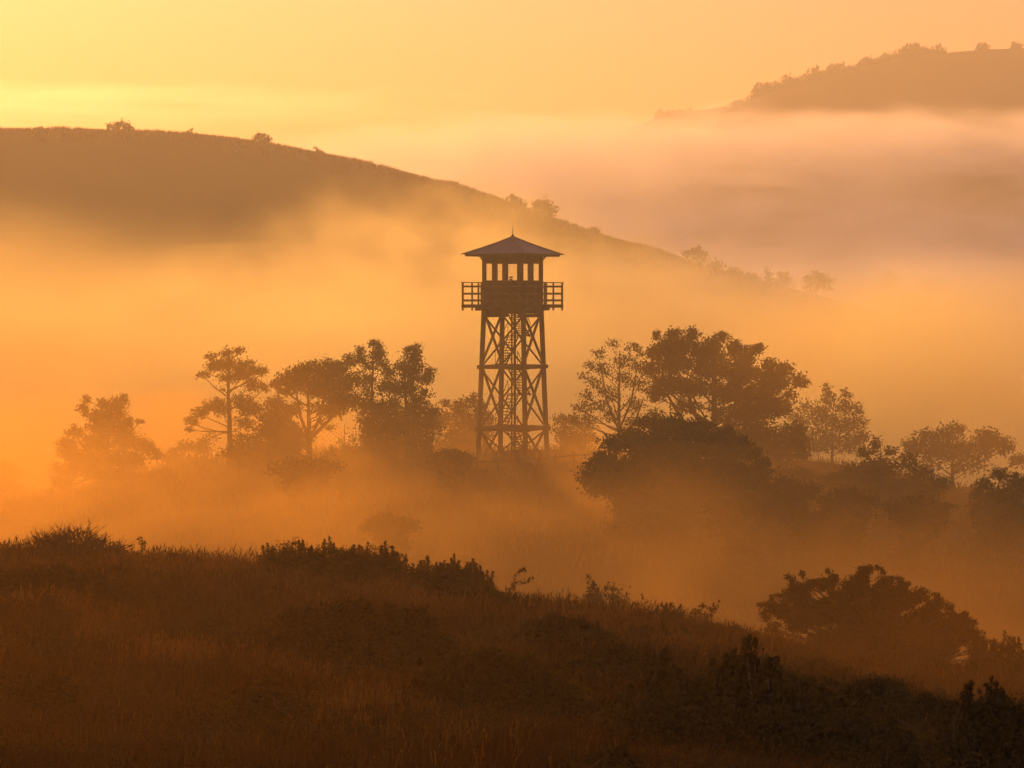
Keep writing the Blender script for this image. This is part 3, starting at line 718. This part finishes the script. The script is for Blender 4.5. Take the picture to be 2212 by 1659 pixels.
# bare twiggy bush on the crest at the left
def twig_bush(label, px, d, outline, n, seed):
    r = np.random.default_rng(seed)
    o = np.array(outline, float); ox = X(o[:, 0], d); oz = Z(o[:, 1], d)
    x0 = X(px, d); g = float(ground_z(x0, d))
    root = tag(empty('shrub', (x0, d, g)), label, 'shrub', GS)
    b = MB(); lv = []
    for i in range(n):
        xe = r.uniform(ox.min(), ox.max()); he = (np.interp(xe, ox, oz) - g) * r.uniform(.55, 1.0)
        e = np.array((xe - x0, r.normal() * .35, he)); s = np.array((e[0] * .3 + r.normal() * .12, e[1] * .3, -.05))
        mm = s * .45 + e * .55 + np.array((-(e[0]) * .12, 0, .06)) + r.normal(size=3) * .04
        b.tube([s, s * .6 + mm * .4 + r.normal(size=3) * .02, mm, e], [.012, .010, .008, .004], 4)
        for j in range(5):
            t = r.uniform(.3, .95); p = mm * (1 - t) + e * t if t > .4 else s * .4 + mm * .6
            q = p + np.array((r.normal() * .12 + np.sign(e[0]) * .05, r.normal() * .1, abs(r.normal()) * .10 + .04))
            b.tube([p, (p + q) / 2 + r.normal(size=3) * .01, q], [.006, .005, .003], 3)
            lv.append(p + (q - p) * r.uniform(.2, 1, (4, 1)) + r.normal(size=(4, 3)) * .012)
    b.build('stem', M['bark'], root)
    leaf_mesh('foliage', leaf_quads(np.concatenate(lv), .016, r, .5), M['gorse_leaf'], root)
twig_bush('bare twiggy shrub fanning out on the ridge line at the left', 165, 39.0, [(75, 1190), (80, 1155), (115, 1160), (150, 1146), (180, 1150), (200, 1163), (230, 1175), (270, 1200)], 150, 1)
make_sprig('plant', 'single tall weed with leafy tip on the ridge line right of the twiggy shrub', 'plant', (303, 1218), [[(304, 1190), (305, 1160)], [(303, 1195), (297, 1162)], [(305, 1192), (312, 1172)]], 39.2, leaf=.022, nl=26, seed=1, bare=.6, spread=.02)
make_sprig('plant', 'shorter round-leaved weed beside the single tall weed on the ridge line', 'plant', (366, 1222), [[(366, 1200), (367, 1183)], [(363, 1205), (357, 1196)], [(370, 1207), (378, 1195)], [(360, 1212), (345, 1203)]], 39.2, leaf=.026, nl=26, seed=2, bare=.4, spread=.025)
make_sprig('plant', 'thin bare stalks leaning right out of the grass beside the bare twiggy shrub', 'plant', (236, 1212), [[(250, 1195), (271, 1168)], [(226, 1180), (225, 1152)], [(245, 1200), (262, 1190)]], 39.0, leaf=.012, nl=14, seed=3, spread=.008)
def c2(pts): return [(537.6 + a * .2952, 1132.8 + b * .2952) for a, b in pts]
S('shrub', 'widest dark shrub on the ridge line with a row of upright leafy shoots', 'shrub', [(555, 1262), (560, 1205), (585, 1178), (640, 1168), (680, 1180), (720, 1176), (770, 1170), (810, 1176), (850, 1172), (868, 1192), (885, 1230), (895, 1262)], 38.0, n=460, per=110,
  leaf=.019, seed=1, group=GS, spikes=c2([(125, 150), (165, 190), (85, 260), (250, 175), (330, 130), (370, 185), (450, 160), (500, 190), (580, 100), (560, 160), (620, 175), (660, 200), (700, 200), (770, 140), (820, 180), (740, 190), (880, 205), (920, 215), (990, 135), (975, 180), (1045, 165), (1090, 200)]), mound=.62, spikew=.05)
S('shrub', 'narrower spiky shrub on the ridge line just right of the widest one', 'shrub', [(862, 1285), (880, 1240), (905, 1226), (940, 1214), (985, 1212), (1030, 1220), (1055, 1252), (1075, 1275), (1090, 1290)], 38.6, n=260, per=100,
  leaf=.018, seed=2, group=GS, spikes=c2([(1150, 255), (1190, 310), (1260, 270), (1300, 235), (1370, 290), (1430, 270), (1480, 260), (1500, 235), (1540, 260), (1590, 300), (1640, 260), (1690, 310), (1745, 345)]), mound=.75)
make_sprig('plant', 'thin crooked sapling with sparse round leaves on the ridge line below the tower', 'plant', (1096, 1298), [[(1105, 1265), (1120, 1236), (1135, 1232)], [(1108, 1270), (1130, 1262), (1149, 1250)], [(1100, 1280), (1118, 1255)]], 38.5, leaf=.024, nl=36, seed=4, spread=.02, bare=.35)
S('shrub', 'low dark rounded shrub sloping down to the right under the narrower spiky shrub', 'shrub', [(925, 1320), (950, 1282), (1010, 1268), (1060, 1274), (1110, 1288), (1145, 1318), (1165, 1345)], 36.5, n=260, per=60, leaf=.028, seed=3, group=GS, m='dark_leaf')
S('shrub', 'rounded dark mound of a shrub at the left edge of the near slope', 'shrub', [(-60, 1300), (0, 1240), (80, 1226), (160, 1230), (225, 1250), (262, 1300), (275, 1330)], 30.0, n=420, per=60, leaf=.026, seed=4, group=GS, m='dark_leaf')
S('shrub', 'largest dark mound of a shrub below the widest spiky shrub', 'shrub', [(545, 1400), (590, 1335), (640, 1308), (710, 1294), (790, 1294), (870, 1306), (940, 1335), (985, 1400), (1000, 1440)], 25.5, n=700, per=60, leaf=.024, seed=5, group=GS, m='dark_leaf', depth=.6)
S('shrub', 'fuzzy topped round shrub in the middle of the near slope', 'shrub', [(885, 1540), (920, 1450), (970, 1410), (1030, 1390), (1090, 1390), (1150, 1412), (1210, 1462), (1250, 1530), (1265, 1570)], 21.5, n=520, per=60, leaf=.020, seed=6, group=GS, depth=.6, mound=.7)
S('shrub', 'low dark shrub between the ridge line and the fuzzy topped shrub', 'shrub', [(1110, 1400), (1140, 1345), (1190, 1328), (1250, 1330), (1300, 1362), (1320, 1400)], 30.0, n=260, per=55, leaf=.024, seed=7, group=GS, m='dark_leaf')
S('shrub', 'dark shrub patch right of the fuzzy topped shrub', 'shrub', [(1230, 1480), (1270, 1420), (1330, 1395), (1400, 1410), (1440, 1450), (1460, 1500)], 26.0, n=300, per=55, leaf=.024, seed=8, group=GS, m='dark_leaf')
S('shrub', 'small spiky shrub on the ridge line left of the big right shrub', 'shrub', [(1395, 1372), (1410, 1340), (1440, 1325), (1475, 1335), (1500, 1355), (1510, 1380)], 39.0, n=110, per=45, leaf=.026, seed=9, group=GS, spikes=[(1405, 1328), (1420, 1316), (1437, 1312), (1450, 1304), (1465, 1320), (1480, 1322), (1495, 1335)])
make_sprig('plant', 'arching round-leaved sapling beside the small spiky shrub', 'plant', (1505, 1372), [[(1508, 1345), (1518, 1318), (1525, 1308)], [(1512, 1345), (1535, 1320), (1554, 1310)], [(1508, 1350), (1500, 1330), (1505, 1318)], [(1512, 1350), (1530, 1340), (1545, 1328)]], 38.8, leaf=.030, nl=42, seed=5, spread=.03, bare=.4)
S('shrub', 'long low hedge-like shrub running down the ridge line to the big right shrub', 'shrub', [(1465, 1385), (1490, 1362), (1540, 1350), (1590, 1350), (1625, 1368), (1655, 1392), (1700, 1420)], 38.0, n=260, per=50, leaf=.026, seed=10, group=GS, m='dark_leaf')
# the big shrub at the right: leafy twigs round a dense middle, light passing under its left side
_tips = [(1652, 1318), (1660, 1304), (1672, 1296), (1686, 1288), (1712, 1252), (1722, 1258), (1735, 1242), (1748, 1246), (1770, 1250), (1792, 1233), (1802, 1242), (1828, 1248), (1850, 1225), (1858, 1234), (1868, 1224), (1880, 1230), (1893, 1236), (1905, 1234),
         (1918, 1238), (1930, 1240), (1945, 1252), (1962, 1259), (1975, 1274), (2000, 1290), (2015, 1280), (2025, 1286), (2045, 1298), (2062, 1316), (2080, 1320), (2092, 1332), (2102, 1350), (2112, 1372)]
_c = [(a, b + 3, 6, 6, 1.1) for a, b in _tips] + [(a + 4, b + 17, 11, 11) for a, b in _tips] + [(a - 3, b + 36, 15, 14) for a, b in _tips[4:]] + [(a + 2, b + 62, 20, 18) for a, b in _tips[6::2]]
_c += [(a, b + 88, 26, 20) for a, b in _tips[5:-4]]
_c += [(1664, 1345, 13, 11, .7), (1672, 1366, 11, 9, .6), (1690, 1325, 18, 13), (1712, 1345, 20, 14), (1735, 1365, 22, 14, .8), (1760, 1330, 30, 22)] + [(a, b, 34, 24) for b in (1350, 1385, 1420) for a in range(1775, 2090, 36)]
T('shrub', 'big tree-like shrub standing over the ridge line at the right', 'shrub', 1880, 46.0, _c, r0=.06, leaf=.027, dense=2.6, seed=70, m='gorse_leaf', limb_from=.1, depth=.5, group=GS)
S('shrub', 'spiky shrub at the right edge of the ridge line, past the big tree-like one', 'shrub', [(2085, 1450), (2110, 1405), (2140, 1385), (2175, 1385), (2212, 1402), (2250, 1410), (2290, 1450)], 41.0, n=260, per=50, leaf=.030, seed=11, group=GS, spikes=[(2122, 1374), (2130, 1368), (2155, 1384), (2178, 1368), (2186, 1376), (2205, 1392)])
for px, py, w, sd in ((1575, 1475, 60, 12), (1735, 1500, 70, 13), (1900, 1500, 80, 14), (2010, 1540, 70, 15)):
    d_ = hit(px, py + 45)
    S('shrub', {12: 'hazy brown shrub just behind the sprigs of the nearest dark shrub', 13: 'hazy brown shrub under the left half of the big tree-like shrub', 14: 'hazy brown shrub under the right half of the big tree-like shrub', 15: 'hazy brown shrub left of the glinting corner shrub'}[sd],
      'shrub', [(px - w, py + 45), (px - w * .8, py - 5), (px - w * .3, py - 32), (px + w * .3, py - 34), (px + w * .8, py), (px + w, py + 45)], d_, n=200, per=50, leaf=.024, seed=sd, group=GS, m='dark_leaf')
S('shrub', 'nearest dark leafy shrub filling the lower right, tall sprigs sticking out of its top', 'shrub', [(1318, 1640), (1335, 1560), (1360, 1510), (1410, 1490), (1460, 1480), (1500, 1500), (1550, 1480), (1600, 1465), (1650, 1468), (1700, 1495), (1760, 1500), (1820, 1515), (1870, 1520), (1920, 1560), (1980, 1600), (2030, 1660), (2050, 1700)], 19.0,
  n=900, per=56, leaf=.024, seed=16, group=GS, m='dark_leaf', depth=.55, mound=.68, spikew=.06,
  spikes=[(1440, 1405, .8), (1432, 1440), (1470, 1450), (1582, 1400, 1.1), (1605, 1378, .9), (1612, 1405, 1.2), (1575, 1420), (1640, 1430), (1672, 1432, .8), (1655, 1450), (1545, 1455), (1508, 1470), (1730, 1475, .8), (1765, 1485), (1862, 1492, .8), (1858, 1505), (1390, 1478), (1372, 1500), (1810, 1505)])
S('shrub', 'dark corner shrub with glinting leaves at the bottom right', 'shrub', [(2050, 1690), (2070, 1600), (2085, 1540), (2120, 1510), (2160, 1500), (2200, 1520), (2260, 1520), (2320, 1580)], 17.5, n=520, per=56, leaf=.020, seed=17, group=GS, m='dark_leaf', spikes=[(2108, 1480), (2118, 1492), (2148, 1470), (2158, 1478), (2135, 1500), (2176, 1500), (2095, 1515)], spikew=.04)
S('bush', 'pale misty bush just behind the dip in the ridge line below the tower', 'bush', [(1250, 1335), (1258, 1262), (1275, 1246), (1300, 1244), (1315, 1264), (1345, 1272), (1375, 1286), (1395, 1308), (1404, 1345)], 64.0, n=420, per=90, leaf=.05, seed=71, spread=1.7)
GL = 'small low shrubs along the left of the ridge line'
for i, (px, w, h) in enumerate(((28, 44, 20), (495, 34, 12), (440, 26, 9), (330, 30, 9), (535, 20, 10))):
    d_ = 38.8; gy = HY - (float(ground_z(X(px, d_), d_)) - EYE) * F / d_
    S('shrub', 'small low shrub on the ridge line between the left edge and the widest spiky shrub', 'shrub', [(px - w, gy), (px - w * .6, gy - h), (px, gy - h * 1.25), (px + w * .6, gy - h), (px + w, gy)], d_, n=60, per=36, leaf=.022, seed=80 + i, group=GL)

# tangled low scrub over the slope: four kinds, each bush a copy set down on its own
GC = 'low scrub scattered over the near slope'
rs = np.random.default_rng(77)
scrub = []
for i in range(4):
    d_ = 30.0; p0 = 1100; gy = HY - (float(ground_z(X(p0, d_), d_)) - EYE) * F / d_
    w = (60, 80, 52, 70)[i]; top = [(p0 - w, gy - 4), (p0 - w * .6, gy - 30 - 14 * (i % 2)), (p0 - w * .2, gy - 44 + 10 * (i // 2)), (p0 + w * .25, gy - 34 - 12 * (i == 1)), (p0 + w * .65, gy - 26), (p0 + w, gy - 3)]
    spk = [(p0 + w * rs.uniform(-.8, .8), gy - 36 - rs.uniform(5, 26)) for _ in range(7)]
    scrub.append(S('shrub', 'low tangled dark scrub bush scattered among the grass of the near slope', 'shrub', top, d_, n=110, per=60, leaf=.021, seed=90 + i, group=GC, m=('gorse_leaf', 'dark_leaf')[i % 2], spikes=spk, spikew=.05, mound=.6, depth=.8, spread=1.1))
n_s = 0
while n_s < 62:
    d_ = 15 + 23.5 * rs.uniform() ** .7; px = rs.uniform(-80, 2290)
    x = X(px, d_)
    if px < 1000 and d_ < 26 and rs.uniform() < .6: continue
    o = scrub[n_s] if n_s < 4 else copy_tree(scrub[n_s % 4])
    s_ = rs.uniform(.55, 1.15)
    o.location = (x, d_, float(ground_z(x, d_)) - .04); o.rotation_euler = (0, 0, rs.uniform(0, 6.28)); o.scale = (s_ * rs.uniform(.9, 1.3), s_, s_ * rs.uniform(.6, 1.0))
    n_s += 1

# ---- grass: single blades, thick in tussocky bands, thin on the trodden turf
def blades(name, x, y, hgt, wid, m, r, zf=ground_z, heads=.25):
    n = len(x); z = zf(x, y)
    a = r.uniform(0, 2 * math.pi, n); ln = r.normal(size=(n, 2)) * .22 * hgt[:, None] + np.array((.06, .02)) * hgt[:, None]
    b = np.c_[np.cos(a), np.sin(a)] * (wid / 2)[:, None]
    base = np.c_[x, y]
    mid = base + ln * .35; tip = base + ln
    v = np.stack([np.c_[base - b, z - .02], np.c_[base + b, z - .02], np.c_[mid + b * .8, z + hgt * .6], np.c_[mid - b * .8, z + hgt * .6],
                  np.c_[mid - b * .8, z + hgt * .6], np.c_[mid + b * .8, z + hgt * .6], np.c_[tip + b * .15, z + hgt], np.c_[tip - b * .15, z + hgt]], 1).reshape(-1, 3)
    hd = np.where(r.uniform(size=n) < heads)[0]
    if len(hd):
        c = np.c_[tip[hd], (z + hgt)[hd]]; bb = np.c_[b[hd], np.zeros(len(hd))] * 2.2; up = np.c_[ln[hd] * .25, hgt[hd] * .16]
        v = np.concatenate([v, np.stack([c - up, c + bb, c + up, c - bb], 1).reshape(-1, 3)])
    o = leaf_mesh(name, v, M[m], None); o['kind'] = 'stuff'
    return o
r = np.random.default_rng(21)
NB = 330000
y = 10 + 38 * r.uniform(size=NB) ** .75
x = r.uniform(-1, 1, NB) * (y * .24 + 1.2)
px_ = X(0, 1) * 0 + CX + x * F / y
den = waves(x, y, 5.5, 5, 11) + .55 * waves(x, y * 2.2, 2.0, 4, 2)
crest = np.exp(-((y - 37.5) / 5.0) ** 2)
# two worn strips of taller grass, coloured paler to suggest sunlit highlights: one under the ridge line, one running down the slope from the left
def strip(pts, w):
    q = np.array([(X(a, hit(a, b)), hit(a, b)) for a, b in pts]); best = np.full(len(x), 1e9)
    for a, b in zip(q[:-1], q[1:]):
        d = b - a; t = np.clip(((x - a[0]) * d[0] + (y - a[1]) * d[1]) / (d @ d), 0, 1)
        best = np.minimum(best, np.hypot(x - a[0] - t * d[0], (y - a[1] - t * d[1]) * .7))
    return np.exp(-(best / w) ** 2)
pale = np.maximum(strip([(250, 1250), (420, 1262), (560, 1285), (800, 1320)], 1.7), .9 * strip([(60, 1330), (200, 1362), (380, 1422), (560, 1470), (760, 1535), (960, 1600)], .55))
pale = np.maximum(pale, .8 * strip([(1240, 1360), (1420, 1400), (1560, 1440)], 1.0)) * np.clip(.75 + .8 * waves(x, y, 1.7, 4, 6), .1, 1.2)
keep = r.uniform(size=NB) < np.clip(.34 + .45 * den + .3 * crest + .7 * pale, .10, 1)
x, y, den, crest, pale = x[keep], y[keep], den[keep], crest[keep], pale[keep]
hg = np.clip(y / 26, .55, 1) * (.08 + .15 * np.clip(den + .25, 0, 1.2) + .10 * crest + .10 * pale) * r.uniform(.5, 1.35, len(x))
wd = .0035 + .00012 * y
isp = r.uniform(size=len(x)) < np.clip(pale * 1.3, .06, 1)
blades('grass', x[isp], y[isp], hg[isp], wd[isp], 'grass', r, heads=.4)
blades('grass', x[~isp], y[~isp], hg[~isp], wd[~isp], 'dark_grass', r)
# coarse low scrub and weeds between the shrubs
n = 7500
cx = r.uniform(-1, 1, n); cy = 10 + 36 * r.uniform(size=n) ** .8; cx = cx * (cy * .24 + 1)
dn = -waves(cx, cy, 5.5, 5, 11) + .5 * waves(cx, cy, 3.1, 4, 17)
ok = dn > .0; cx, cy = cx[ok], cy[ok]
kk = np.repeat(np.arange(len(cx)), 34)
p = np.c_[cx[kk] + r.normal(size=len(kk)) * .16, cy[kk] + r.normal(size=len(kk)) * .16]
p = np.c_[p, ground_z(p[:, 0], p[:, 1]) + abs(r.normal(size=len(kk))) * .10]
o = leaf_mesh('undergrowth', leaf_quads(p, .013, r, .5), M['gorse_leaf'], None); o['kind'] = 'stuff'
# rough grass and scrub on the tower's knoll and the skyline of the left hill
n = 60000
x = r.uniform(-48, 44, n); y = r.uniform(100, 178, n)
keep = r.uniform(size=n) < np.clip(.5 + .8 * waves(x, y, 13, 5, 4), .08, 1)
x, y = x[keep], y[keep]
blades('grass', x, y, r.uniform(.2, .6, len(x)), np.full(len(x), .045), 'grass', r, heads=.1)
n = 26000
x = r.uniform(-120, 76, n); y = H1 + r.normal(size=n) * 9
blades('grass', x, y, r.uniform(.25, .8, n) * (1 + .9 * np.clip(waves(x, y, 17, 4, 6), 0, 1)), np.full(n, .22), 'grass', r, zf=hill_z, heads=0)
# ================================================================ air: even haze and the fog lying in the valleys
def even_air(name, lo, hi, density, colour, g):
    m, nt, N, L = mat(name)
    out = N.new('ShaderNodeOutputMaterial'); v = N.new('ShaderNodeVolumePrincipled')
    v.inputs['Color'].default_value = (*colour, 1); v.inputs['Density'].default_value = density
    v.inputs['Anisotropy'].default_value = g
    L.new(v.outputs['Volume'], out.inputs['Volume'])
    mb = MB(); c = [(a + b) / 2 for a, b in zip(lo, hi)]
    mb.box(c, [b - a for a, b in zip(lo, hi)])
    o = mb.build(name, m); o['kind'] = 'stuff'
    return o
even_air('haze', (-2700, -310, -40), (2700, 5300, 128), HAZE_D, HAZE_C, HAZE_G)

def fog_bank(c, r, density, noise=0.6, nscale=(1, 1, 1), colour=None, seed=0.0, lo=0.35, hi=0.65, power=1.0, g=None, tear=0.9):
    """a closed lens of fog, thick in the middle and thinning to nothing at its skin, with drifting wisps"""
    m, nt, N, L = mat('fog_bank')
    out = N.new('ShaderNodeOutputMaterial'); v = N.new('ShaderNodeVolumePrincipled')
    v.inputs['Color'].default_value = (*(colour or FOG_C), 1); v.inputs['Anisotropy'].default_value = FOG_G if g is None else g
    tc = N.new('ShaderNodeTexCoord')
    ln = N.new('ShaderNodeVectorMath'); ln.operation = 'DOT_PRODUCT'
    L.new(tc.outputs['Object'], ln.inputs[0]); L.new(tc.outputs['Object'], ln.inputs[1])
    inv = N.new('ShaderNodeMath'); inv.operation = 'SUBTRACT'; inv.use_clamp = True; inv.inputs[0].default_value = 1.0
    if tear:                                             # ragged, drifting skin
        mp2 = N.new('ShaderNodeMapping'); mp2.inputs['Scale'].default_value = tuple(q * .9 for q in nscale[:2]) + (1.2,); mp2.inputs['Location'].default_value = (seed * 3, seed, 2)
        nz2 = N.new('ShaderNodeTexNoise'); nz2.inputs['Scale'].default_value = 1.0; nz2.inputs['Detail'].default_value = 2
        L.new(tc.outputs['Object'], mp2.inputs['Vector']); L.new(mp2.outputs['Vector'], nz2.inputs['Vector'])
        sb = N.new('ShaderNodeMath'); sb.operation = 'SUBTRACT'; sb.inputs[1].default_value = .43
        ad = N.new('ShaderNodeMath'); ad.operation = 'MULTIPLY_ADD'; ad.inputs[1].default_value = tear * 2
        L.new(nz2.outputs['Fac'], sb.inputs[0]); L.new(sb.outputs[0], ad.inputs[0]); L.new(ln.outputs['Value'], ad.inputs[2])
        L.new(ad.outputs[0], inv.inputs[1])
    else:
        L.new(ln.outputs['Value'], inv.inputs[1])
    pw = N.new('ShaderNodeMath'); pw.operation = 'POWER'; pw.inputs[1].default_value = power
    L.new(inv.outputs[0], pw.inputs[0])
    mp = N.new('ShaderNodeMapping'); mp.inputs['Scale'].default_value = nscale; mp.inputs['Location'].default_value = (seed, seed * 1.7, seed * .6)
    L.new(tc.outputs['Object'], mp.inputs['Vector'])
    nz = N.new('ShaderNodeTexNoise'); nz.inputs['Scale'].default_value = 1.0; nz.inputs['Detail'].default_value = 3
    nz.inputs['Distortion'].default_value = 0.4
    L.new(mp.outputs['Vector'], nz.inputs['Vector'])
    mr = N.new('ShaderNodeMapRange'); mr.interpolation_type = 'SMOOTHSTEP'
    mr.inputs['From Min'].default_value = lo; mr.inputs['From Max'].default_value = hi
    mr.inputs['To Min'].default_value = 1 - noise; mr.inputs['To Max'].default_value = 1.0
    L.new(nz.outputs['Fac'], mr.inputs['Value'])
    a = N.new('ShaderNodeMath'); a.operation = 'MULTIPLY'
    L.new(pw.outputs[0], a.inputs[0]); L.new(mr.outputs['Result'], a.inputs[1])
    b = N.new('ShaderNodeMath'); b.operation = 'MULTIPLY'; b.inputs[1].default_value = density
    L.new(a.outputs[0], b.inputs[0]); L.new(b.outputs[0], v.inputs['Density'])
    L.new(v.outputs['Volume'], out.inputs['Volume'])
    bm = bmesh.new(); bmesh.ops.create_icosphere(bm, subdivisions=3, radius=1.0)
    me = bpy.data.meshes.new('fog_bank'); bm.to_mesh(me); bm.free(); me.materials.append(m)
    o = link('fog_bank', me, None, c); o.scale = r; o['kind'] = 'stuff'
    return o
for b in BANKS: fog_bank(**b)
# ================================================================ sun, sky, camera, render settings
sc.world = bpy.data.worlds.new('World'); sc.world.use_nodes = True
N = sc.world.node_tree.nodes; L = sc.world.node_tree.links
N.clear()
sky = N.new('ShaderNodeTexSky'); sky.sky_type = 'NISHITA'; sky.sun_disc = False
sky.sun_elevation = R(SUN_EL); sky.sun_rotation = R(SUN_AZ)
sky.air_density = SKY_AIR; sky.dust_density = SKY_DUST; sky.ozone_density = SKY_OZ
tint = N.new('ShaderNodeMix'); tint.data_type = 'RGBA'; tint.blend_type = 'MULTIPLY'; tint.inputs[0].default_value = 1.0
tint.inputs[7].default_value = (*SKY_TINT, 1)
L.new(sky.outputs['Color'], tint.inputs[6])
bg = N.new('ShaderNodeBackground'); bg.inputs['Strength'].default_value = SKY_S
L.new(tint.outputs[2], bg.inputs['Color'])
wo = N.new('ShaderNodeOutputWorld'); L.new(bg.outputs[0], wo.inputs['Surface'])

ld = bpy.data.lights.new('sun', 'SUN'); ld.energy = SUN_E; ld.angle = R(0.6); ld.color = SUN_C
lo = bpy.data.objects.new('sun', ld); col.objects.link(lo)
az, el = R(SUN_AZ), R(SUN_EL)
sd = Vector((math.sin(az) * math.cos(el), math.cos(az) * math.cos(el), math.sin(el)))
lo.rotation_euler = sd.to_track_quat('Z', 'Y').to_euler(); lo.location = (-60, 60, 60)

cd = bpy.data.cameras.new('camera'); co_ = bpy.data.objects.new('camera', cd); col.objects.link(co_)
cd.sensor_width = 36.0; cd.lens = 36.0 * F / 2212.0; cd.clip_start = 0.3; cd.clip_end = 9000
co_.location = (0, 0, EYE)
co_.rotation_euler = (R(90) - math.atan((829.5 - HY) / F), 0, 0)
sc.camera = co_
sc.render.engine = 'CYCLES'
sc.cycles.use_denoising = True
sc.cycles.use_adaptive_sampling = True; sc.cycles.adaptive_threshold = .04; sc.cycles.adaptive_min_samples = 24
sc.cycles.volume_bounces = VOL_B
sc.cycles.max_bounces = 8; sc.cycles.diffuse_bounces = 2; sc.cycles.glossy_bounces = 2; sc.cycles.transmission_bounces = 4; sc.cycles.transparent_max_bounces = 8
sc.cycles.volume_step_rate = VOL_STEP; sc.cycles.volume_max_steps = 512
sc.view_settings.view_transform = 'Standard'; sc.view_settings.look = 'None'
sc.view_settings.exposure = EXPO; sc.view_settings.gamma = 1.0
